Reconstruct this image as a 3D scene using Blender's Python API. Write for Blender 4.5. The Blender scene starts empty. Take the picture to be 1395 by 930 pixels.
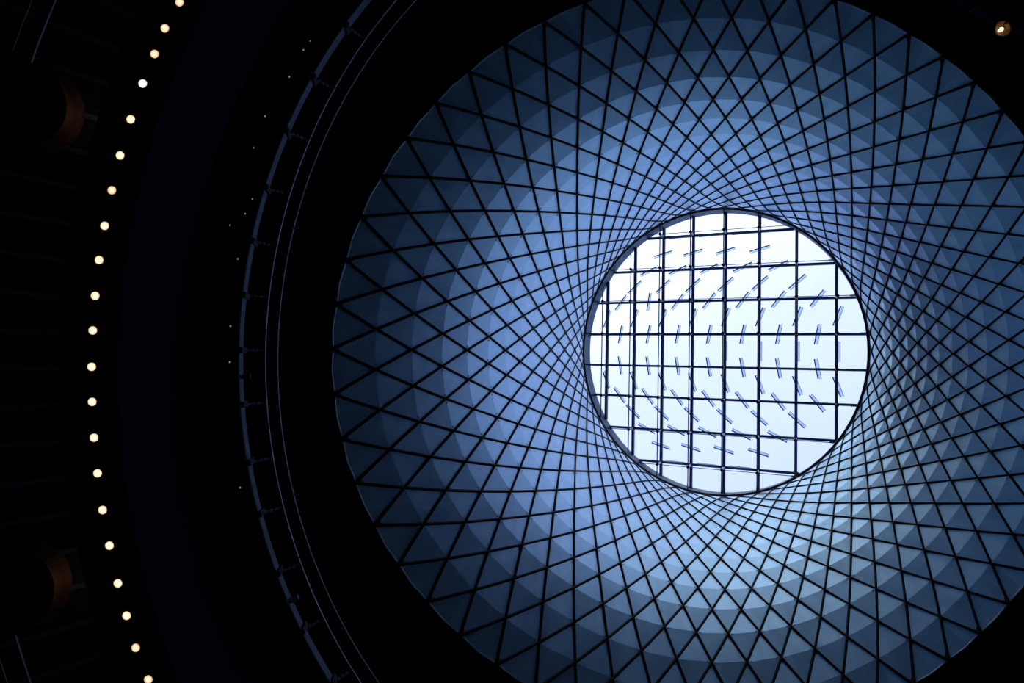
import bpy, bmesh, math, random
import numpy as np
from mathutils import Vector, Matrix

random.seed(4)
SC = bpy.context.scene
COL = SC.collection
PI = math.pi
EYE = 1.6                                   # camera height above the floor

# ------------------------------------------------------------------ camera
cam = bpy.data.cameras.new('camera')
cam.sensor_width = 36.0
cam.lens = 850.0 * 36.0 / 1395.0            # 22 mm wide angle looking straight up
cam.clip_end = 500
camo = bpy.data.objects.new('camera', cam)
camo.location = (0, 0, EYE)
camo.rotation_euler = (PI, 0, 0)            # picture right = +X, picture down = +Y
COL.objects.link(camo)
SC.camera = camo

# ------------------------------------------------------------------ sky, exposure
SC.view_settings.view_transform = 'Standard'
SC.view_settings.look = 'None'
SC.view_settings.gamma = 1.0
SC.view_settings.use_curve_mapping = False
SC.view_settings.exposure = 0.22
try:
    SC.cycles.use_denoising = True
    SC.cycles.max_bounces = 8
    SC.cycles.transparent_max_bounces = 16
    SC.cycles.caustics_reflective = False
    SC.cycles.caustics_refractive = False
except Exception:
    pass

SKY_STRENGTH = 1.0
world = bpy.data.worlds.new('overcast_sky')
SC.world = world
world.use_nodes = True
wt = world.node_tree
wt.nodes.clear()
w_out = wt.nodes.new('ShaderNodeOutputWorld')
w_bg = wt.nodes.new('ShaderNodeBackground')
w_bg.inputs['Strength'].default_value = SKY_STRENGTH
w_tc = wt.nodes.new('ShaderNodeTexCoord')
# brightness of an overcast sky: wide bright half where the veiled sun stands
w_dot = wt.nodes.new('ShaderNodeVectorMath'); w_dot.operation = 'DOT_PRODUCT'
SUN = Vector((-0.30, -0.80, 0.52)).normalized()
w_dot.inputs[1].default_value = SUN
w_mr = wt.nodes.new('ShaderNodeMapRange')
w_mr.inputs['From Min'].default_value = -1.0
w_mr.inputs['From Max'].default_value = 1.0
w_ramp = wt.nodes.new('ShaderNodeValToRGB')
w_ramp.color_ramp.elements[0].color = (0.52, 0.73, 1.15, 1)
w_ramp.color_ramp.elements[0].position = 0.35
w_ramp.color_ramp.elements[1].color = (3.2, 3.4, 3.8, 1)
w_ramp.color_ramp.elements[1].position = 1.0
for pos_, c_ in ((0.58, (0.61, 0.75, 1.38)), (0.70, (0.78, 0.90, 1.5)), (0.82, (1.35, 1.5, 1.95))):
    e = w_ramp.color_ramp.elements.new(pos_); e.color = (*c_, 1)
w_noise = wt.nodes.new('ShaderNodeTexNoise')
w_noise.inputs['Scale'].default_value = 3.0
w_noise.inputs['Detail'].default_value = 4.0
w_mix = wt.nodes.new('ShaderNodeMix'); w_mix.data_type = 'RGBA'; w_mix.blend_type = 'SOFT_LIGHT'
w_mix.inputs['Factor'].default_value = 0.35
wt.links.new(w_tc.outputs['Generated'], w_dot.inputs[0])
wt.links.new(w_tc.outputs['Generated'], w_noise.inputs['Vector'])
wt.links.new(w_dot.outputs['Value'], w_mr.inputs['Value'])
wt.links.new(w_mr.outputs['Result'], w_ramp.inputs['Fac'])
wt.links.new(w_ramp.outputs['Color'], w_mix.inputs['A'])
wt.links.new(w_noise.outputs['Fac'], w_mix.inputs['B'])
wt.links.new(w_mix.outputs['Result'], w_bg.inputs['Color'])
wt.links.new(w_bg.outputs['Background'], w_out.inputs['Surface'])

# ------------------------------------------------------------------ materials
def mat(name, color, rough=0.6, metal=0.0, noise=0.0, nscale=3.0, emit=None, spec=0.5, coord='Object'):
    m = bpy.data.materials.new(name); m.use_nodes = True
    nt = m.node_tree; b = nt.nodes['Principled BSDF']
    b.inputs['Base Color'].default_value = (*color, 1)
    b.inputs['Roughness'].default_value = rough
    b.inputs['Metallic'].default_value = metal
    b.inputs['Specular IOR Level'].default_value = spec
    if noise:
        tc = nt.nodes.new('ShaderNodeTexCoord')
        n = nt.nodes.new('ShaderNodeTexNoise'); n.inputs['Scale'].default_value = nscale; n.inputs['Detail'].default_value = 5
        mr = nt.nodes.new('ShaderNodeMapRange')
        mr.inputs['From Min'].default_value = 0.3; mr.inputs['From Max'].default_value = 0.7
        mr.inputs['To Min'].default_value = 1 - noise; mr.inputs['To Max'].default_value = 1 + noise
        mx = nt.nodes.new('ShaderNodeMix'); mx.data_type = 'RGBA'; mx.blend_type = 'MULTIPLY'; mx.inputs['Factor'].default_value = 1
        mx.inputs['A'].default_value = (*color, 1)
        nt.links.new(tc.outputs[coord], n.inputs['Vector'])
        nt.links.new(n.outputs['Fac'], mr.inputs['Value'])
        nt.links.new(mr.outputs['Result'], mx.inputs['B'])
        nt.links.new(mx.outputs['Result'], b.inputs['Base Color'])
    if emit:
        b.inputs['Emission Color'].default_value = (*emit[0], 1)
        b.inputs['Emission Strength'].default_value = emit[1]
    return m

def panel_mat():
    m = mat('perforated_aluminium', (0.52, 0.81, 0.99), rough=0.33, metal=0.66)
    nt = m.node_tree; b = nt.nodes['Principled BSDF']
    tc = nt.nodes.new('ShaderNodeNewGeometry')
    n = nt.nodes.new('ShaderNodeTexNoise'); n.inputs['Scale'].default_value = 0.9; n.inputs['Detail'].default_value = 4
    mp = nt.nodes.new('ShaderNodeMapping'); mp.inputs['Scale'].default_value = (2.2, 2.2, 0.5)
    mr = nt.nodes.new('ShaderNodeMapRange')
    mr.inputs['From Min'].default_value = 0.3; mr.inputs['From Max'].default_value = 0.7
    mr.inputs['To Min'].default_value = 0.9; mr.inputs['To Max'].default_value = 1.08
    mx = nt.nodes.new('ShaderNodeMix'); mx.data_type = 'RGBA'; mx.blend_type = 'MULTIPLY'; mx.inputs['Factor'].default_value = 1
    mx.inputs['A'].default_value = (0.52, 0.81, 0.99, 1)
    nt.links.new(tc.outputs['Position'], mp.inputs['Vector'])
    nt.links.new(mp.outputs['Vector'], n.inputs['Vector'])
    nt.links.new(n.outputs['Fac'], mr.inputs['Value'])
    nt.links.new(mr.outputs['Result'], mx.inputs['B'])
    nt.links.new(mx.outputs['Result'], b.inputs['Base Color'])
    mr2 = nt.nodes.new('ShaderNodeMapRange')
    mr2.inputs['From Min'].default_value = 0.3; mr2.inputs['From Max'].default_value = 0.7
    mr2.inputs['To Min'].default_value = 0.31; mr2.inputs['To Max'].default_value = 0.40
    nt.links.new(n.outputs['Fac'], mr2.inputs['Value'])
    nt.links.new(mr2.outputs['Result'], b.inputs['Roughness'])
    return m

def glass_mat():
    m = bpy.data.materials.new('clear_roof_glass'); m.use_nodes = True
    nt = m.node_tree; nt.nodes.clear()
    o = nt.nodes.new('ShaderNodeOutputMaterial')
    t = nt.nodes.new('ShaderNodeBsdfTransparent'); t.inputs['Color'].default_value = (0.975, 0.99, 1, 1)
    g = nt.nodes.new('ShaderNodeBsdfGlossy'); g.inputs['Roughness'].default_value = 0.03
    fr = nt.nodes.new('ShaderNodeFresnel'); fr.inputs['IOR'].default_value = 1.45
    x = nt.nodes.new('ShaderNodeMixShader')
    nt.links.new(fr.outputs['Fac'], x.inputs['Fac'])
    nt.links.new(t.outputs['BSDF'], x.inputs[1]); nt.links.new(g.outputs['BSDF'], x.inputs[2])
    nt.links.new(x.outputs['Shader'], o.inputs['Surface'])
    return m

def blade_mat():
    m = bpy.data.materials.new('frosted_blade_glass'); m.use_nodes = True
    nt = m.node_tree; nt.nodes.clear()
    o = nt.nodes.new('ShaderNodeOutputMaterial')
    t = nt.nodes.new('ShaderNodeBsdfTransparent'); t.inputs['Color'].default_value = (0.84, 0.94, 0.98, 1)
    g = nt.nodes.new('ShaderNodeBsdfPrincipled')
    g.inputs['Base Color'].default_value = (0.5, 0.7, 0.85, 1); g.inputs['Roughness'].default_value = 0.2
    x = nt.nodes.new('ShaderNodeMixShader'); x.inputs['Fac'].default_value = 0.18
    nt.links.new(t.outputs['BSDF'], x.inputs[1]); nt.links.new(g.outputs['BSDF'], x.inputs[2])
    nt.links.new(x.outputs['Shader'], o.inputs['Surface'])
    return m

M = {
    'panel': panel_mat(),
    'glass': glass_mat(),
    'blade': blade_mat(),
    'clip': mat('white_clip', (0.85, 0.9, 0.95), 0.5, 0.0),
    'cable': mat('black_cable', (0.012, 0.013, 0.016), 0.6, 0.0, spec=0.2),
    'ring': mat('black_steel_ring', (0.012, 0.014, 0.02), 0.5, 0.0, spec=0.3),
    'shaft': mat('black_lining', (0.006, 0.006, 0.008), 0.9, 0.0, 0.3, spec=0.0),
    'collar': mat('painted_collar', (0.37, 0.55, 0.76), 0.6, 0.0, 0.1, 0.8),
    'beam': mat('dark_blue_steel', (0.15, 0.24, 0.42), 0.45, 0.0, spec=0.4),
    'rod': mat('steel_rod', (0.30, 0.33, 0.55), 0.35, 0.2),
    'strut': mat('light_strut', (0.55, 0.65, 0.85), 0.35, 0.4),
    'dark': mat('black_structure', (0.004, 0.004, 0.006), 0.9, 0.0, 0.3, 0.7, spec=0.0),
    'fascia': mat('navy_fascia', (0.020, 0.027, 0.055), 0.8, 0.0, 0.15, 0.5, spec=0.0),
    'slab': mat('dark_ceiling_panel', (0.022, 0.026, 0.046), 0.75, 0.0, 0.2, 0.8, spec=0.0),
    'joint': mat('panel_joint_strip', (0.085, 0.095, 0.14), 0.6, 0.0, 0.1, 2.0, spec=0.1),
    'floor': mat('pale_stone_floor', (0.62, 0.61, 0.59), 0.6, 0.0, 0.2, 0.6),
    'rail': mat('blue_satin_rail', (0.16, 0.25, 0.37), 0.5, 0.2, 0.1, 1.5),
    'wire': mat('bright_steel_wire', (0.7, 0.75, 0.85), 0.3, 1.0),
    'column': mat('black_column', (0.004, 0.004, 0.004), 0.9, 0.0, 0.2, spec=0.0),
    'capital': mat('bronze_capital', (0.17, 0.085, 0.05), 0.6, 0.0, 0.25, 1.5),
    'bowl': mat('brass_reflector', (0.10, 0.05, 0.02), 0.5, 0.3, 0.1),
    'lamp_trim': mat('black_lamp_trim', (0.02, 0.015, 0.01), 0.5, 0.0, 0.1),
    'trim_strip': mat('polished_trim', (0.8, 0.9, 0.98), 0.14, 1.0),
}
def lamp_mat(name, c_in, c_out, k):
    """a lit lens, hot in the middle and warmer at the rim of the reflector"""
    m = bpy.data.materials.new(name); m.use_nodes = True
    nt = m.node_tree; nt.nodes.clear()
    o = nt.nodes.new('ShaderNodeOutputMaterial'); em = nt.nodes.new('ShaderNodeEmission')
    em.inputs['Strength'].default_value = k
    tc = nt.nodes.new('ShaderNodeTexCoord'); ln = nt.nodes.new('ShaderNodeVectorMath'); ln.operation = 'LENGTH'
    rp = nt.nodes.new('ShaderNodeValToRGB')
    mr = nt.nodes.new('ShaderNodeMapRange'); mr.inputs['From Max'].default_value = 0.085
    rp.color_ramp.elements[0].position = 0.5; rp.color_ramp.elements[0].color = (*c_in, 1)
    rp.color_ramp.elements[1].position = 1.0; rp.color_ramp.elements[1].color = (*c_out, 1)
    nt.links.new(tc.outputs['Object'], ln.inputs[0]); nt.links.new(ln.outputs['Value'], mr.inputs['Value'])
    nt.links.new(mr.outputs['Result'], rp.inputs['Fac']); nt.links.new(rp.outputs['Color'], em.inputs['Color'])
    nt.links.new(em.outputs['Emission'], o.inputs['Surface'])
    return m
M['lamp_warm'] = lamp_mat('lit_lens_warm', (1.0, 0.90, 0.66), (0.95, 0.50, 0.17), 1.15)
M['lamp_tan'] = lamp_mat('lit_lens_amber', (1.0, 0.84, 0.58), (0.75, 0.36, 0.13), 1.0)
M['lamp_cool'] = lamp_mat('lit_lens_cool', (0.95, 0.97, 1.0), (0.55, 0.65, 0.85), 1.15)
M['lamp_spot'] = lamp_mat('lit_spot', (1.0, 0.72, 0.34), (1.0, 0.55, 0.2), 5.0)

# ------------------------------------------------------------------ helpers
def tag(o, label=None, cat=None, group=None, kind=None):
    if label: o['label'] = label
    if cat: o['category'] = cat
    if group: o['group'] = group
    if kind: o['kind'] = kind
    return o

def empty(name, loc, parent=None):
    o = bpy.data.objects.new(name, None); COL.objects.link(o)
    o.location = loc; o.empty_display_size = 0.3
    if parent: o.parent = parent
    return o

class MB:
    def __init__(s): s.v = []; s.f = []
    def add(s, vs, fs):
        n = len(s.v); s.v += [tuple(q) for q in vs]; s.f += [tuple(i + n for i in f) for f in fs]
    def box(s, c, ax, ay, az, hx, hy, hz):
        c = Vector(c); vs = []
        for x in (-1, 1):
            for y in (-1, 1):
                for z in (-1, 1):
                    vs.append(c + ax * (x * hx) + ay * (y * hy) + az * (z * hz))
        s.add(vs, [(0, 1, 3, 2), (4, 6, 7, 5), (0, 4, 5, 1), (2, 3, 7, 6), (0, 2, 6, 4), (1, 5, 7, 3)])
    def bar(s, a, b, w, d=None, up=None):
        a = Vector(a); b = Vector(b); x = (b - a); L = x.length; x = x / L
        u = up if up is not None else (Vector((0, 0, 1)) if abs(x.z) < 0.9 else Vector((1, 0, 0)))
        y = u.cross(x).normalized(); z = x.cross(y)
        s.box((a + b) / 2, x, y, z, L / 2, w / 2, (d or w) / 2)
    def tube(s, pts, r, n=6, closed=False):
        pts = [Vector(q) for q in pts]; m = len(pts); rings = []
        for i, q in enumerate(pts):
            if closed: t = (pts[(i + 1) % m] - pts[i - 1]).normalized()
            else: t = (pts[min(i + 1, m - 1)] - pts[max(i - 1, 0)]).normalized()
            u = Vector((0, 0, 1)) if abs(t.z) < 0.95 else Vector((1, 0, 0))
            a = t.cross(u).normalized(); b = t.cross(a)
            rings.append([q + a * (r * math.cos(2 * PI * k / n)) + b * (r * math.sin(2 * PI * k / n)) for k in range(n)])
        vs = [p for rg in rings for p in rg]; fs = []
        for i in range(m if closed else m - 1):
            j = (i + 1) % m
            for k in range(n):
                l = (k + 1) % n
                fs.append((i * n + k, i * n + l, j * n + l, j * n + k))
        if not closed:
            fs.append(tuple(range(n - 1, -1, -1))); fs.append(tuple((m - 1) * n + k for k in range(n)))
        s.add(vs, fs)
    def loft(s, rings, closed=True, cyc=False):
        m = len(rings); n = len(rings[0]); vs = [p for rg in rings for p in rg]; fs = []
        for i in range(m if cyc else m - 1):
            a = i; b = (i + 1) % m
            for k in range(n if closed else n - 1):
                l = (k + 1) % n
                fs.append((a * n + k, a * n + l, b * n + l, b * n + k))
        s.add(vs, fs)
    def build(s, name, m, parent=None, origin=None, smooth=False):
        org = Vector(origin) if origin is not None else Vector((0, 0, 0))
        me = bpy.data.meshes.new(name)
        me.from_pydata([tuple(Vector(q) - org) for q in s.v], [], s.f)
        bm = bmesh.new(); bm.from_mesh(me); bmesh.ops.recalc_face_normals(bm, faces=bm.faces); bm.to_mesh(me); bm.free()
        if smooth:
            for p in me.polygons: p.use_smooth = True
        me.materials.append(m)
        o = bpy.data.objects.new(name, me); COL.objects.link(o)
        o.location = org
        if parent: o.parent = parent; o.location = org - parent.location
        return o

# ------------------------------------------------------------------ the net's surface
# Ring k of 17: a tilted, nearly round hoop of 56 nodes.  The hoops lean over from the low
# rim to the inclined skylight; polynomials in t = k/17 carry centre, axes and tilt.
HC = np.array([[1.39246, -2.57733, 3.43777, -2.89514, 1.05064], [-0.02679, 0.06451, -0.11439, 0.12907, -0.06192], [0.83464, -0.18825, 0.06672, -0.15559, 0.11008], [0.0138, -0.02496, 0.01213, 0.02716, -0.03155], [1.27468, -2.45084, 3.58617, -2.94815, 1.02314], [0.02857, 0.02699, -0.05773, 0.02977, 0.0047], [0.11472, -0.11359, -0.16713, -0.034, 0.08858], [-0.03039, 0.06189, -0.04701, -0.02059, 0.02715]])
DC = np.array([[[[0.01114, 0.00786, -0.00246], [-0.00535, 0.00113, 0.00256]], [[0.00101, 0.01863, -0.02341], [0.00035, -0.01014, 0.01242]]], [[[0.00512, -0.00141, -0.00166], [0.00984, -0.00836, 0.01573]], [[-0.00114, 0.01059, -0.01278], [-0.00859, 0.00876, -0.00391]]]])
N = 56; K = 17
CS = 400.0 / 850.0
def ring_axes(t):
    h = HC @ np.array([t ** j for j in range(5)])
    z = 21.5 * math.exp(17 * (0.030 * t + 0.0130 * (1 - (1 - t) ** 3)))
    return (Vector((h[0] * CS, h[3] * CS, h[6])) * z, Vector((h[1] * CS, h[4] * CS, h[7])) * z,
            Vector((h[2] * CS, h[5] * CS, 1)) * z + Vector((0, 0, EYE)))
def net_point(t, th):
    A, B, C = ring_axes(t)
    q = np.array([1, t, t * t]); d = [0, 0]
    for a in range(2):
        for m in range(2):
            d[a] += math.cos((m + 2) * th) * float(DC[a, m, 0] @ q) + math.sin((m + 2) * th) * float(DC[a, m, 1] @ q)
    X = math.cos(th) + d[0]
    p = C + A * X + B * (math.sin(th) + d[1])
    # the low side of the upper hoops is lifted a little, so the wall there leans open to the sky
    a = 0.038 * math.exp(-((t - 0.97) / 0.29) ** 2)
    eye = Vector((0, 0, EYE))
    return eye + (p - eye) / (1 - a * (1 + X) / 2)
def node(k, i):
    return net_point(k / K, PI + i * 2 * PI / N)
A0, B0, C0 = ring_axes(0.0)
A1 = (net_point(1.0, 0.0) - net_point(1.0, PI)) / 2; B1 = (net_point(1.0, PI / 2) - net_point(1.0, 1.5 * PI)) / 2
C1 = (net_point(1.0, 0.0) + net_point(1.0, PI)) / 2
n0 = A0.cross(B0).normalized()
n1 = A1.cross(B1).normalized()
# in-plane frames of the low rim and of the skylight
r2 = B0.normalized(); r1 = r2.cross(n0)
e2 = B1.normalized(); e1 = e2.cross(n1)
def view_xy(p):
    z = p.z - EYE
    return 697.5 + 850 * p.x / z, 465 + 850 * p.y / z

# ------------------------------------------------------------------ large structure
AX, AY = 8.30, 0.62                          # axis of the round hall
def hall(r, z, n=120, a0=0.0, a1=2 * PI):
    return [Vector((AX + r * math.cos(a0 + (a1 - a0) * k / n), AY + r * math.sin(a0 + (a1 - a0) * k / n), z))
            for k in range(n if a1 - a0 >= 2 * PI - 1e-6 else n + 1)]
def revolve(name, prof, m, n=120, cyc=True):
    b = MB(); b.loft([hall(r, z, n) for r, z in prof], True, cyc)
    return tag(b.build(name, m, origin=(AX, AY, prof[0][1])), kind='structure')

Zs = EYE + 12.2                              # soffit that carries the lamp ring
fl = MB(); fl.loft([hall(0.01, 0, 64), hall(34, 0, 64), hall(34, -0.3, 64), hall(0.01, -0.3, 64)], True, True)
tag(fl.build('floor', M['floor'], origin=(AX, AY, 0)), kind='structure')
revolve('wall_outer', [(34, 0), (34.4, 0), (34.4, Zs + 1.2), (34, Zs + 1.2)], M['dark'])
gallery = empty('ceiling', (AX, AY, Zs + 0.55)); tag(gallery, kind='structure')
g = MB(); g.loft([hall(r, z) for r, z in ((17.18, Zs + 0.45), (34, Zs + 0.45), (34, Zs + 0.85), (17.18, Zs + 0.85))], True, True)
g.build('ceiling_deck', M['dark'], gallery, origin=(AX, AY, Zs + 0.55))
revolve('trim_1', [(16.05, Zs), (17.15, Zs), (17.15, Zs + 0.9), (16.05, Zs + 0.9)], M['dark'])
revolve('trim_2', [(16.0, Zs + 0.02), (16.04, Zs + 0.02), (16.04, Zs + 2.35), (16.0, Zs + 2.35)], M['fascia'])
revolve('trim_3', [(16.05, Zs + 2.0), (17.3, Zs + 2.0), (17.3, Zs + 2.3), (16.05, Zs + 2.3)], M['dark'])

# shaft lining behind the net, roof around it, drum wall
def outward(k, i, d):
    """point a distance d behind the net, along the surface normal"""
    t = k / K; th = PI + i * 2 * PI / N; h = 0.01
    tu = net_point(t, th + h) - net_point(t, th - h)
    tv = net_point(min(1, t + h), th) - net_point(max(0, t - h), th)
    v = tu.cross(tv).normalized()
    if v.dot(net_point(t, th) - ring_axes(t)[2]) < 0: v = -v
    return net_point(t, th) + v * d
inner = [outward(0, i, 0.5) + n0 * 0.25 for i in range(N)]
def drum_out(i, r=17.1):
    p = inner[i]; d = Vector((p.x - AX, p.y - AY)); d.normalize()
    q = Vector((AX + d.x * r, AY + d.y * r, 0))
    q.z = C0.z + 0.45 - (n0.x * (q.x - C0.x) + n0.y * (q.y - C0.y)) / n0.z
    return q
outer = [drum_out(i) for i in range(N)]
b = MB(); up = Vector((0, 0, 0.35))
b.loft([inner, outer, [q + up for q in outer], [q + up for q in inner]], True, True)
tag(b.build('ceiling', M['dark'], origin=C0), kind='structure')
b = MB()
lo = [Vector((q.x, q.y, Zs + 2.15)) for q in outer]
lo2 = [Vector((AX + (q.x - AX) * 1.02, AY + (q.y - AY) * 1.02, q.z)) for q in lo]
hi2 = [Vector((AX + (q.x - AX) * 1.02, AY + (q.y - AY) * 1.02, q.z + 0.4)) for q in outer]
b.loft([lo, [q + up for q in outer], hi2, lo2], True, True)
tag(b.build('wall_drum', M['dark'], origin=(AX, AY, Zs + 2.15)), kind='structure')
b = MB()
rings = [[outward(k, i, 0.5) + (n0 * 0.25 if k == 0 else Vector((0, 0, 0))) for i in range(N)] for k in range(K)]
rings.append([outward(K, i, 0.35) for i in range(N)])
back = [[q + (q - ring_axes(min(k, K) / K)[2]).normalized() * 0.15 for q in rg] for k, rg in enumerate(rings)]
b.loft(rings + back[::-1], True, True)
tag(b.build('wall_shaft', M['shaft'], origin=C0), kind='structure')

# ------------------------------------------------------------------ gallery ceiling panels and joints
NP_ = 150
zc = Zs + 0.45
PHL = math.atan2(511.6 - 499.4, 1276.4 - 125.8)
lamp0 = PI - 0.0106 * 0                       # set below
for j in range(-13, 14):
    am = PI + (j + 0.5) * 2 * PI / NP_ + 0.004
    ha = PI / NP_ - 0.0012
    p = MB()
    rr = [(17.3, zc - 0.06), (21.6, zc - 0.06), (21.6, zc + 0.0), (17.3, zc + 0.0)]
    p.loft([[Vector((AX + r * math.cos(a), AY + r * math.sin(a), z)) for a in (am - ha, am, am + ha)] for r, z in rr], False, True)
    # end caps
    n_ = 3
    p.f.append((0, 3, 6, 9)); p.f.append((2, 5, 8, 11))
    p.build('ceiling_panel', M['slab'], gallery, origin=(AX + 19 * math.cos(am), AY + 19 * math.sin(am), zc))
for j in range(-12, 14):
    a = PI + j * 2 * PI / NP_ + 0.004
    d = Vector((math.cos(a), math.sin(a), 0))
    q = MB()
    c = Vector((AX, AY, zc - 0.085))
    q.bar(c + d * 17.35, c + d * 21.5, 0.10, 0.05)
    q.build('joint_strip', M['joint'], gallery, origin=c + d * 19.3)

# polished strips beyond the two columns
def arc_strip(name, r, z, a0, a1, rad, m):
    t = MB(); t.tube(hall(r, z, 24, a0, a1), rad, 8)
    return t.build(name, m, origin=(AX + r * math.cos(a0), AY + r * math.sin(a0), z), smooth=True)
def ang_of(x, y, z):
    X = (x - 697.5) / 850 * (z - EYE); Y = (y - 465) / 850 * (z - EYE)
    return math.atan2(Y - AY, X - AX) % (2 * PI), math.hypot(X - AX, Y - AY)
zt = zc - 0.12
for nm, p0, p1 in (('trim_4', (43, 98), (85, -28)), ('trim_5', (18, 78), (45, -10)),
                   ('trim_6', (22, 856), (48, 952)), ('trim_7', (-1, 888), (12, 940))):
    a0, ra = ang_of(*p0, zt); a1, rb = ang_of(*p1, zt)
    tag(arc_strip(nm, (ra + rb) / 2, zt, a0, a1, 0.03 if nm in ('trim_4', 'trim_6') else 0.013, M['trim_strip']), kind='structure')

# ------------------------------------------------------------------ reflector net
net = empty('reflector_net', C0)
tag(net, 'blue folded metal panel net in black cables, funnel under the round skylight', 'ceiling net')
def inset(corners, gaps):
    out = []; m = len(corners)
    for i, c in enumerate(corners):
        a = (corners[i - 1] - c).normalized(); d = (corners[(i + 1) % m] - c).normalized()
        bis = (a + d); s = math.sqrt(max(1e-4, (1 - a.dot(d)) / 2))
        out.append(c + bis.normalized() * (gaps[i] / s))
    return out
clips = MB()
def clip(c, toward, inw):
    x = (toward - c).normalized(); y = inw.cross(x).normalized()
    clips.box(c + x * 0.10 + inw * 0.010, x, y, inw, 0.040, 0.024, 0.005)
plist = []
GAP = 0.054
for k in range(0, K + 1):
    gp = GAP * (1.0 - 0.28 * k / K)
    Ck = ring_axes(k / K)[2]
    for i in range(N):
        ii = i + (0.5 if k % 2 else 0.0)
        if k == 0:                            # half panel standing on the rim
            a, c, t = node(0, i), node(0, i + 1), node(1, i + 0.5)
            mid = net_point(0, PI + (i + 0.5) * 2 * PI / N)
            mid = mid + (mid - Ck).normalized() * 0.03
            inw = (c - a).cross(t - a).normalized()
            if inw.dot(Ck - a) < 0: inw = -inw
            ca, cc, ct = inset([a, c, t], [gp * 0.8] * 3)
            ca = a + (c - a).normalized() * 0.07; cc = c + (a - c).normalized() * 0.07
            f = [ca, mid, cc, ct]
            faces = [(0, 1, 3), (1, 2, 3)]
            cl = [(ct, (ca + cc) / 2), (ca + (ct - ca) * 0.06, t), (cc + (ct - cc) * 0.06, t)]
        elif k == K:                          # half panel under the skylight ring
            a, c, t = node(K, ii), node(K, ii + 1), node(K - 1, ii + 0.5)
            inw = (c - a).cross(t - a).normalized()
            if inw.dot(Ck - a) < 0: inw = -inw
            f = inset([a, c, t], [gp] * 3)
            faces = [(0, 1, 2)]; cl = []
        else:
            l, r = node(k, ii - 0.5 + 0.0), node(k, ii + 0.5)
            if True:
                l, r = node(k, ii), node(k, ii + 1)
                t, bt = node(k + 1, ii + 0.5), node(k - 1, ii + 0.5)
            inw = (r - l).cross(t - bt).normalized()
            if inw.dot(Ck - l) < 0: inw = -inw
            f = inset([bt, r, t, l], [gp] * 4)
            ridge = (0.026 - 0.018 * math.cos((ii + 0.5) * 2 * PI / N)) * (1 - 0.5 * k / K)       # panels are folded: the crease stands proud of the cables
            f[1] = f[1] + inw * ridge; f[3] = f[3] + inw * ridge
            faces = [(0, 1, 3), (1, 2, 3)]
            ce = (f[1] + f[3]) / 2
            cl = [(q, ce) for q in f]
        fs = []
        nrm = inw
        m = len(f)
        vs = list(f) + [q - nrm * 0.02 for q in f]
        for fc in faces:
            fs.append(fc); fs.append(tuple(v + m for v in fc[::-1]))
        for v in range(m):
            fs.append((v, (v + 1) % m, (v + 1) % m + m, v + m))
        px = [view_xy(q) for q in f]
        cx = sum(q[0] for q in px) / m; cy = sum(q[1] for q in px) / m
        area = 0.5 * abs(sum(px[v][0] * px[(v + 1) % m][1] - px[(v + 1) % m][0] * px[v][1] for v in range(m)))
        vis = 0 < cx < 1395 and 0 < cy < 930
        plist.append((area if vis else 0.0, vs, fs, sum(f, Vector()) / m))
        for c_, to in cl:
            if k < 13: clip(c_, to, inw)
order = sorted(range(len(plist)), key=lambda q: -plist[q][0])
rest = MB()
for rank, q in enumerate(order):
    area, vs, fs, c = plist[q]
    if rank < 300:
        p = MB(); p.add(vs, fs); p.build('panel', M['panel'], net, origin=c)
    else:
        rest.add(vs, fs)
tag(rest.build('panel_field', M['panel'], net, origin=C0), 'smaller folded metal panels higher up and at the edges of the net', kind='stuff')
tag(clips.build('corner_clip', M['clip'], net, origin=C0), 'tiny bright clips at the panel corners', kind='stuff')

def inward(k, i, d):
    C = ring_axes(min(k, K) / K)[2]; p = node(k, i); v = C - p; v.z *= 0.3
    return p + v.normalized() * d
for i in range(N):
    for s in (1, -1):
        pts = [inward(k, i + s * k / 2, 0.03) for k in range(K + 1)]
        c = MB()
        # tapering cable: thicker turnbuckled run at the rim
        c.tube(pts, 0.042, 6)
        c.tube([pts[0], pts[0].lerp(pts[1], 0.12)], 0.068, 6)
        c.build('cable', M['cable'], net, origin=pts[0])
for i in range(N):
    a = node(0, i); cc = node(0, i + 1); mid = net_point(0, PI + (i + .5) * 2 * PI / N)
    inw = (C0 - mid).normalized(); mid = mid - inw * 0.03
    e = MB(); u = (cc - a).normalized()
    e.tube([a + u * 0.1 + inw * 0.02, mid + inw * 0.02, cc - u * 0.1 + inw * 0.02], 0.026, 8)
    e.build('edge_bead', M['wire'], net, origin=mid)
for i in range(N):
    a = node(0, i); o_ = inner[i] - n0 * 0.25; d = (a - C0); d -= n0 * d.dot(n0); d.normalize()
    e = MB(); e.tube([a - d * 0.05, a + d * 1.9 - n0 * 0.1], 0.03, 5)
    e.tube([a + d * 0.05, a + d * 0.32], 0.06, 5)
    e.build('tie_rod', M['ring'], net, origin=a)

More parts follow.
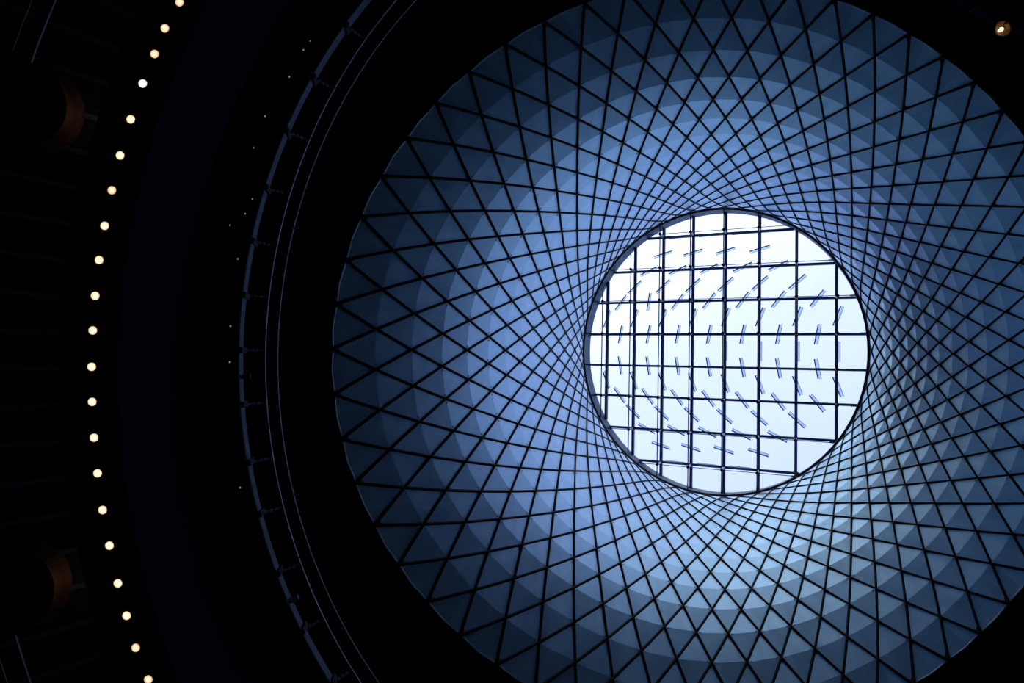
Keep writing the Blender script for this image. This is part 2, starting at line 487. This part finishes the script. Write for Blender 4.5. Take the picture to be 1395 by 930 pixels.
# ------------------------------------------------------------------ skylight
win = empty('window_1', C1); tag(win, kind='structure')
RO = 10.1
GZ = 1.92                                    # glass above the ring plane
def S(x, y, z): return C1 + e1 * x + e2 * y + n1 * z
def oring(th, z, dr=0.0):
    p = net_point(1.0, th); v = (p - C1); v -= n1 * v.dot(n1)
    return p + v.normalized() * dr + n1 * z
NR = 112
ths = [2 * PI * k / NR for k in range(NR)]
b = MB(); b.tube([oring(t, -0.03, -0.02) for t in ths], 0.135, 8, True); b.build('ring_beam', M['ring'], win, origin=C1, smooth=True)
b = MB(); b.loft([[oring(t, z, d) for t in ths] for d, z in ((0.03, 0.02), (0.03, GZ + 0.06), (0.8, GZ + 0.06), (0.8, 0.1), (0.5, 0.02))], True, True)
b.build('collar', M['collar'], win, origin=C1)
XS = [-8.42, -6.2, -3.98, -1.72, 0.64, 3.02, 5.49, 8.04]
YS = [-8.9, -6.31, -3.86, -1.32, 1.15, 3.55, 6.07, 8.54]
def chord(v, axis):
    """extent inside the opening along the other axis"""
    lim = []
    poly = [(((oring(t, 0) - C1).dot(e1)), ((oring(t, 0) - C1).dot(e2))) for t in ths]
    for k in range(NR):
        a, c = poly[k], poly[(k + 1) % NR]
        ua, uc = (a[0], c[0]) if axis == 'x' else (a[1], c[1])
        wa, wc = (a[1], c[1]) if axis == 'x' else (a[0], c[0])
        if (ua - v) * (uc - v) < 0:
            f = (v - ua) / (uc - ua); lim.append(wa + f * (wc - wa))
    return (min(lim), max(lim)) if len(lim) >= 2 else None
BZ = 1.66                                    # beam centre above ring plane
for x in XS:
    lo_, hi_ = chord(x, 'x')
    b = MB(); b.box(S(x, (lo_ + hi_) / 2, BZ), e1, e2, n1, 0.10, (hi_ - lo_) / 2 + 0.03, 0.15)
    b.build('beam', M['beam'], win, origin=S(x, 0, BZ))
for y in YS:
    lo_, hi_ = chord(y, 'y')
    b = MB(); b.box(S((lo_ + hi_) / 2, y, BZ + 0.02), e1, e2, n1, (hi_ - lo_) / 2 + 0.03, 0.085, 0.13)
    b.build('beam', M['beam'], win, origin=S(0, y, BZ))
# suspended cable net under the beams, with posts to every crossing
CZ = 0.18
for x in XS:
    lo_, hi_ = chord(x, 'x'); lo_ += 0.02; hi_ -= 0.02
    b = MB(); b.tube([S(x, lo_, CZ), S(x, hi_, CZ)], 0.042, 6)
    for q, s in ((lo_, 1), (hi_, -1)): b.tube([S(x, q, CZ), S(x, q + s * 0.45, CZ)], 0.05, 6)
    b.build('tension_rod', M['rod'], win, origin=S(x, 0, CZ))
for y in YS:
    lo_, hi_ = chord(y, 'y'); lo_ += 0.02; hi_ -= 0.02
    b = MB(); b.tube([S(lo_, y, CZ + 0.03), S(hi_, y, CZ + 0.03)], 0.026, 6)
    for q, s in ((lo_, 1), (hi_, -1)): b.tube([S(q, y, CZ + .03), S(q + s * 0.45, y, CZ + .03)], 0.05, 6)
    b.build('tension_rod', M['rod'], win, origin=S(0, y, CZ))
for x in XS:
    for y in YS:
        if x * x + y * y > (RO - 0.25) ** 2: continue
        b = MB(); b.tube([S(x, y, CZ), S(x, y, BZ - 0.1)], 0.085, 6)
        o = b.build('post', M['strut'], win, origin=S(x, y, CZ))
        b = MB(); b.tube([S(x, y, CZ - 0.06), S(x, y, CZ + 0.06)], 0.11, 8)
        c = b.build('clamp', M['ring'], None, origin=S(x, y, CZ)); c.parent = o; c.location = (0, 0, 0)
# panes
def clip_poly(poly, axis, v, keep):
    out = []
    for k in range(len(poly)):
        a, c = poly[k], poly[(k + 1) % len(poly)]
        ia = (a[axis] - v) * keep >= 0; ic = (c[axis] - v) * keep >= 0
        if ia: out.append(a)
        if ia != ic:
            f = (v - a[axis]) / (c[axis] - a[axis]); out.append((a[0] + f * (c[0] - a[0]), a[1] + f * (c[1] - a[1])))
    return out
disc = [(((oring(t, 0) - C1).dot(e1)) * 1.002, ((oring(t, 0) - C1).dot(e2)) * 1.002) for t in ths[::2]]
xe = [-15] + XS + [15]; ye = [-15] + YS + [15]
for a in range(len(xe) - 1):
    for c in range(len(ye) - 1):
        q = clip_poly(disc, 0, xe[a] + 0.012, 1); q = clip_poly(q, 0, xe[a + 1] - 0.012, -1) if q else q
        q = clip_poly(q, 1, ye[c] + 0.012, 1) if q else q; q = clip_poly(q, 1, ye[c + 1] - 0.012, -1) if q else q
        if len(q) < 3: continue
        m = len(q); b = MB()
        b.add([S(x, y, GZ - 0.02) for x, y in q] + [S(x, y, GZ) for x, y in q],
              [tuple(range(m)), tuple(range(2 * m - 1, m - 1, -1))] + [(v, (v + 1) % m, (v + 1) % m + m, v + m) for v in range(m)])
        b.build('glass_pane', M['glass'], win, origin=S(sum(v[0] for v in q) / m, sum(v[1] for v in q) / m, GZ))

# ------------------------------------------------------------------ reflector blades under the beams
ANG = [0, 10, 20, 37, 47, 65, 75, 88]
mx_ = [(XS[i] + XS[i + 1]) / 2 for i in range(7)]
my_ = [(YS[i] + YS[i + 1]) / 2 for i in range(7)]
rows = []
for r in range(-7, 8):
    n = abs(r)
    if n % 2 == 0:
        y = my_[3 + r // 2]; xs = {0: XS, 2: XS, 4: XS[1:7], 6: XS[2:6]}[n]
    else:
        y = YS[(r + 7) // 2]; xs = {1: mx_, 3: mx_, 5: mx_[1:6], 7: mx_[2:5]}[n]
    rows.append((r, y, xs))
ORD = ['first', 'second', 'third', 'fourth', 'fifth', 'sixth', 'seventh', 'eighth', 'ninth', 'tenth', 'eleventh',
       'twelfth', 'thirteenth', 'fourteenth', 'fifteenth', 'sixteenth', 'seventeenth', 'eighteenth', 'nineteenth', 'twentieth', 'twenty-first']
proto = None
def build_blade(name, L=1.45):
    o = empty(name, (0, 0, 0))
    X, Y, Z = Vector((1, 0, 0)), Vector((0, 1, 0)), Vector((0, 0, 1))
    b = MB(); b.box((0, 0, 0), X, Y, Z, L / 2, 0.036, 0.03); b.build('bar', M['beam'], o)
    w = Vector((0, 0.20, -0.20)); b = MB(); t = Vector((0, 0.20, 0.20)).normalized()
    b.box(w * 0.5 + Vector((0, 0.012, -0.02)), X, w.normalized(), t, L / 2 - 0.01, w.length / 2 - 0.01, 0.006); b.build('blade', M['blade'], o)
    b = MB(); b.box(w + Vector((0, 0.012, -0.02)), X, w.normalized(), t, L / 2 - 0.005, 0.010, 0.010); b.build('edge', M['rod'], o)
    b = MB(); b.tube([(0, 0, 0.02), (0, 0, 0.13)], 0.022, 6); b.build('hanger', M['beam'], o)
    return o
for ri, (r, y, xs) in enumerate(rows):
    for ci, x in enumerate(xs):
        a = math.radians(ANG[abs(r)])
        if r == -3 and ci == 1: a = math.radians(8)
        s = 1 if r < 0 else -1
        # blade direction: upright in the middle row, leaning more and more towards the top and bottom
        d = e1 * math.sin(a) - e2 * math.cos(a) * s if s > 0 else e1 * math.sin(a) + e2 * math.cos(a)
        d = d.normalized()
        side = d.cross(n1).normalized()
        if r < 0 and side.dot(e1 * math.cos(a) + e2 * math.sin(a)) < 0: side = -side
        if r > 0 and side.dot(e1 * math.cos(a) - e2 * math.sin(a)) < 0: side = -side
        if r == 0 and side.dot(e1) < 0: side = -side
        X = d; Yv = side; Zv = n1
        if X.cross(Yv).dot(Zv) < 0: X = -X
        if proto is None:
            o = build_blade('reflector_blade'); proto = o  # each one is a reflector blade: glass plate hung from a dark bar
        else:
            o = proto.copy(); COL.objects.link(o)
            for ch in proto.children:
                c2 = ch.copy(); COL.objects.link(c2); c2.parent = o
        mtx = Matrix((X, Yv, Zv)).transposed()
        o.rotation_euler = mtx.to_euler()
        o.location = S(x, y, BZ - 0.15 - 0.125)
        lean = 'upright' if r == 0 else ('flat' if abs(r) == 7 else ('right-leaning' if r < 0 else 'left-leaning'))
        tag(o, '%s blue glass reflector blade under skylight beams, %s from left in %s row from top' % (lean, ORD[ci], ORD[ri]), 'baffle', 'glass reflector blades under the skylight')

# ------------------------------------------------------------------ guard rail ring and wires (parallel to the net's rim)
def tilt_ring(s, r, dx=0.0, dy=0.0):
    c = C0 + n0 * s + Vector((dx, dy, 0))
    return lambda a, dr=0.0, dz=0.0: c + r1 * ((r + dr) * math.cos(a)) + r2 * ((r + dr) * math.sin(a)) + n0 * dz
def ang_tilt(fn, x, y, a=PI, steps=60):
    best = None
    for k in range(2000):
        t = PI - 1.0 + 2.0 * k / 2000
        p = view_xy(fn(t)); d = (p[0] - x) ** 2 + (p[1] - y) ** 2
        if best is None or d < best[0]: best = (d, t)
    return best[1]
guard = tilt_ring(-3.28, 16.02, 0.0, 0.19)
posts_px = [(470.3, 32.9), (426.5, 104.8), (390.3, 178), (363.5, 255.5), (344.5, 328.4), (332.3, 401.9), (326.8, 476.5), (328.4, 551.6), (337.7, 630), (353.9, 700.3), (377.4, 781), (410.3, 859.7), (454.8, 930)]
pa = [ang_tilt(guard, *q) for q in posts_px]
pa = [pa[0] + (pa[0] - pa[1])] + pa + [pa[-1] + (pa[-1] - pa[-2])]
gr = empty('guard_rail', guard(PI)); tag(gr, 'curved slate-blue guard rail with black brackets, left of the net', 'railing')
for j in range(len(pa) - 1):
    a0, a1 = pa[j], pa[j + 1]; da = (a1 - a0)
    b = MB(); aa = [a0 + da * (0.035 + 0.93 * q / 8) for q in range(9)]
    b.loft([[guard(t, dr, dz) for t in aa] for dr, dz in ((0, -0.02), (0, 0.36), (0.03, 0.36), (0.03, -0.02))], False, True)
    b.f.append((0, 9, 18, 27)); b.f.append((8, 17, 26, 35))
    b.build('rail_panel', M['rail'], gr, origin=guard((a0 + a1) / 2))
for j, a in enumerate(pa):
    rad = (guard(a, -1) - guard(a)).normalized(); tan = n0.cross(rad)
    br = MB(); br.box(guard(a, 0.02, 0.16), rad, tan, n0, 0.09, 0.075, 0.24)
    br.box(guard(a, 0.10, 0.02), rad, tan, n0, 0.12, 0.05, 0.06)
    bo = br.build('bracket', M['ring'], gr, origin=guard(a))
    ar = MB(); ar.bar(guard(a, -0.05, 0.05), guard(a, -0.55, 0.05), 0.02)
    for q in (0.18, 0.29, 0.40): ar.box(guard(a, -q, 0.05), rad, tan, n0, 0.022, 0.03, 0.03)
    o = ar.build('bolt_arm', M['rod'], None, origin=guard(a)); o.parent = bo; o.location = (0, 0, 0)
# two little fittings clipped to the rail
for px in ((399, 818), (331, 513)):
    a = ang_tilt(guard, *px); rad = (guard(a, -1) - guard(a)).normalized(); tan = n0.cross(rad)
    b = MB(); b.box(guard(a, 0, 0.12), rad, tan, n0, 0.07, 0.05, 0.09)
    b.tube([guard(a, -0.06, 0.05), guard(a, -0.24, 0.05)], 0.07, 10)
    tag(b.build('fitting', M['rail'] if px[1] > 700 else M['ring'], gr, origin=guard(a, 0, 0.12)), 'small fitting clipped on the rail')
for s, r, dy, rad, lab in ((-3.396, 15.388, 0.224, 0.013, 'thin bright steel wire ring next to the curved guard rail'), (-2.888, 15.19, 0.216, 0.009, 'thin dim steel wire ring nearest the edge of the net')):
    fn = tilt_ring(s, r, 0.0, dy)
    b = MB(); b.tube([fn(PI - 0.95 + 1.9 * q / 90) for q in range(91)], rad, 6)
    o = b.build('steel_wire', M['wire'], origin=fn(PI), smooth=True); tag(o, lab, 'wire')

# far rail and lamp at the upper right, beyond the net
def far(x, y, h): return Vector(((x - 697.5) / 850 * h, (y - 465) / 850 * h, EYE + h))
HF = 21.2
fr = empty('guard_rail', far(1316, 8, HF)); tag(fr, 'short dark blue rail at the top right corner behind the net', 'railing')
for p0, p1 in (((1255, -26), (1322, 9)), ((1328, 12), (1385, 38)), ((1391, 41), (1440, 68))):
    a_, c_ = far(*p0, HF), far(*p1, HF)
    b = MB(); b.bar(a_, c_, 0.17, 0.30); b.build('rail_panel', M['fascia'], fr, origin=(a_ + c_) / 2)
for p in ((1325, 10.5), (1388, 39.5)):
    c_ = far(*p, HF); b = MB(); b.box(c_, Vector((1, 0, 0)), Vector((0, 1, 0)), Vector((0, 0, 1)), 0.07, 0.07, 0.2); b.build('bracket', M['ring'], fr, origin=c_)
c_ = far(1366.5, 38.5, HF - 0.5)
o = empty('spotlight', c_); tag(o, 'warm lit spotlight under the rail at the top right corner', 'spotlight')
def ringat(r, z, n=20): return [c_ + Vector((r * math.cos(2 * PI * k / n), r * math.sin(2 * PI * k / n), z)) for k in range(n)]
b = MB(); b.loft([ringat(0.25, 0.0), ringat(0.20, 0.09), ringat(0.10, 0.17), ringat(0.01, 0.19), ringat(0.01, 0.215), ringat(0.11, 0.20), ringat(0.22, 0.10), ringat(0.265, 0.0)], True, True)
b.build('reflector_bowl', M['bowl'], o, origin=c_)
b = MB(); b.loft([ringat(0.005, 0.02, 12), ringat(0.05, 0.04, 12), ringat(0.065, 0.085, 12), ringat(0.05, 0.13, 12), ringat(0.02, 0.195, 12)]); b.build('bulb', M['lamp_spot'], o, origin=c_ + Vector((0, 0, 0.08)))
b = MB(); b.bar(c_ + Vector((0.03, -0.14, -0.02)), c_ + Vector((0.17, -0.24, -0.02)), 0.07, 0.02); b.build('yoke', M['ring'], o, origin=c_)
b = MB(); b.bar(c_ + Vector((0.05, -0.03, 0.2)), c_ + Vector((0.10, -0.16, 0.345)), 0.05); b.build('arm', M['ring'], o, origin=c_)

# ------------------------------------------------------------------ ring of downlights in the soffit
lamps = [(247, 4.5), (225.2, 39), (211.6, 74.2), (195.2, 114.2), (179, 162.9), (164.5, 212), (153.5, 259.4), (143.5, 307.7), (135.8, 354.2), (130.6, 402.9), (127.4, 450), (125.8, 499.4), (126.5, 547.1), (129, 595.8), (133.9, 644.2), (140.6, 694.2), (150, 742.6), (161.3, 793.9), (172.9, 838), (184.2, 882), (202.3, 924.8)]
tan_l = {0, 1, 2, 6, 19, 20}
shaped = None
def circle(r, z, n=20): return [Vector((r * math.cos(2 * PI * k / n), r * math.sin(2 * PI * k / n), z)) for k in range(n)]
for j, (x, y) in enumerate(lamps):
    h = Zs - EYE
    X = (x - 697.5) / 850 * h; Y = (y - 465) / 850 * h
    a = math.atan2(Y - AY, X - AX); r = 16.52 + 0.6 * (math.hypot(X - AX, Y - AY) - 16.52)
    o = empty('downlight', (AX + r * math.cos(a), AY + r * math.sin(a), Zs))
    m = 'lamp_cool' if j == 3 else ('lamp_tan' if j in tan_l else 'lamp_warm')
    if shaped is None:
        b = MB(); b.loft([circle(q, z) for q, z in ((0.088, -0.001), (0.088, -0.02), (0.125, -0.02), (0.125, -0.001))], True, True)
        t = b.build('trim_ring', M['lamp_trim'], o); t.location = (0, 0, 0)
        b = MB(); q = circle(0.080, -0.016); b.add(q + circle(0.080, -0.004), [tuple(range(19, -1, -1)), tuple(range(20, 40))] + [(v, (v + 1) % 20, (v + 1) % 20 + 20, v + 20) for v in range(20)])
        l = b.build('lens', M[m], o); l.location = (0, 0, 0)
        shaped = (t, l)
        meshes = {m: l.data}
    else:
        t = shaped[0].copy(); COL.objects.link(t); t.parent = o
        if m not in meshes:
            me = shaped[1].data.copy(); me.materials.clear(); me.materials.append(M[m]); meshes[m] = me
        l = shaped[1].copy(); l.data = meshes[m]; COL.objects.link(l); l.parent = o
    look = 'cool white' if j == 3 else ('amber' if j in tan_l else 'warm white')
    tag(o, 'small round %s ceiling lamp, %s from top in the curved left row' % (look, ORD[j]), 'lamp', 'lamps in the curved row at left')

# ------------------------------------------------------------------ columns at the far left
for x, y, lab in ((37, 145, 'round black column with faint bronze collar at the upper left'), (20, 802, 'round black column with faint bronze collar at the lower left')):
    zt = Zs + 0.40; h = zt - EYE - 0.35
    X = (x - 697.5) / 850 * h; Y = (y - 465) / 850 * h
    o = empty('column', (X, Y, 0)); tag(o, lab, 'column')
    def cc(r, z, n=40): return [Vector((X + r * math.cos(2 * PI * k / n), Y + r * math.sin(2 * PI * k / n), z)) for k in range(n)]
    b = MB(); b.loft([cc(0.01, 0), cc(0.78, 0), cc(0.78, zt - 0.35), cc(0.01, zt - 0.35)], True, False); b.build('shaft', M['column'], o, origin=(X, Y, 0), smooth=False)
    b = MB(); b.loft([cc(0.78, zt - 0.35), cc(0.80, zt - 0.34), cc(0.84, zt - 0.12), cc(0.90, zt - 0.02), cc(0.90, zt), cc(0.5, zt)], True, False); b.build('capital', M['capital'], o, origin=(X, Y, zt - 0.2))
    # small lamp that washes the capital
    L = bpy.data.lights.new('column_wash', 'POINT'); L.energy = 0.6; L.color = (1.0, 0.62, 0.4); L.shadow_soft_size = 0.05
    lo_ = bpy.data.objects.new('column_wash', L); COL.objects.link(lo_); lo_.location = (X + 1.15, Y + (0.2 if y < 400 else -0.2), Zs - 0.15)

# ------------------------------------------------------------------ pinpoint lamps in the dark ceiling beside the guard rail
M['pin'] = lamp_mat('lit_pinpoint', (1.0, 0.85, 0.6), (1.0, 0.8, 0.5), 0.2)
bpy.context.view_layer.update()
dg = bpy.context.evaluated_depsgraph_get()
pins = [(422.6, 55.5), (413, 68), (394, 104.5), (361, 158), (345, 201), (343.5, 270.6), (333.7, 291), (313, 306.5), (324, 352.5), (314, 444), (313, 493), (327, 664)]
hits = []
for x, y in pins:
    d = Vector(((x - 697.5) / 850, (y - 465) / 850, 1)).normalized()
    ok, p, nrm, fi, ob, mx = SC.ray_cast(dg, Vector((0, 0, EYE)), d)
    if ok: hits.append((p, nrm if nrm.dot(d) < 0 else -nrm))
pin0 = None
for j, (p, nrm) in enumerate(hits):
    if pin0 is None:
        b = MB(); b.loft([circle(0.004, 0.022, 8), circle(0.022, 0.016, 8), circle(0.028, 0.0, 8)]); b.f.append(tuple(range(7, -1, -1)))
        o = b.build('pinpoint_lamp', M['pin']); pin0 = o
    else:
        o = pin0.copy(); COL.objects.link(o)
    o.location = p; o.rotation_euler = nrm.to_track_quat('Z', 'Y').to_euler()
    tag(o, 'tiny dim pinpoint lamp in black ceiling left of guard rail, %s from top' % ORD[j], 'lamp', 'pinpoint lamps beside the guard rail')
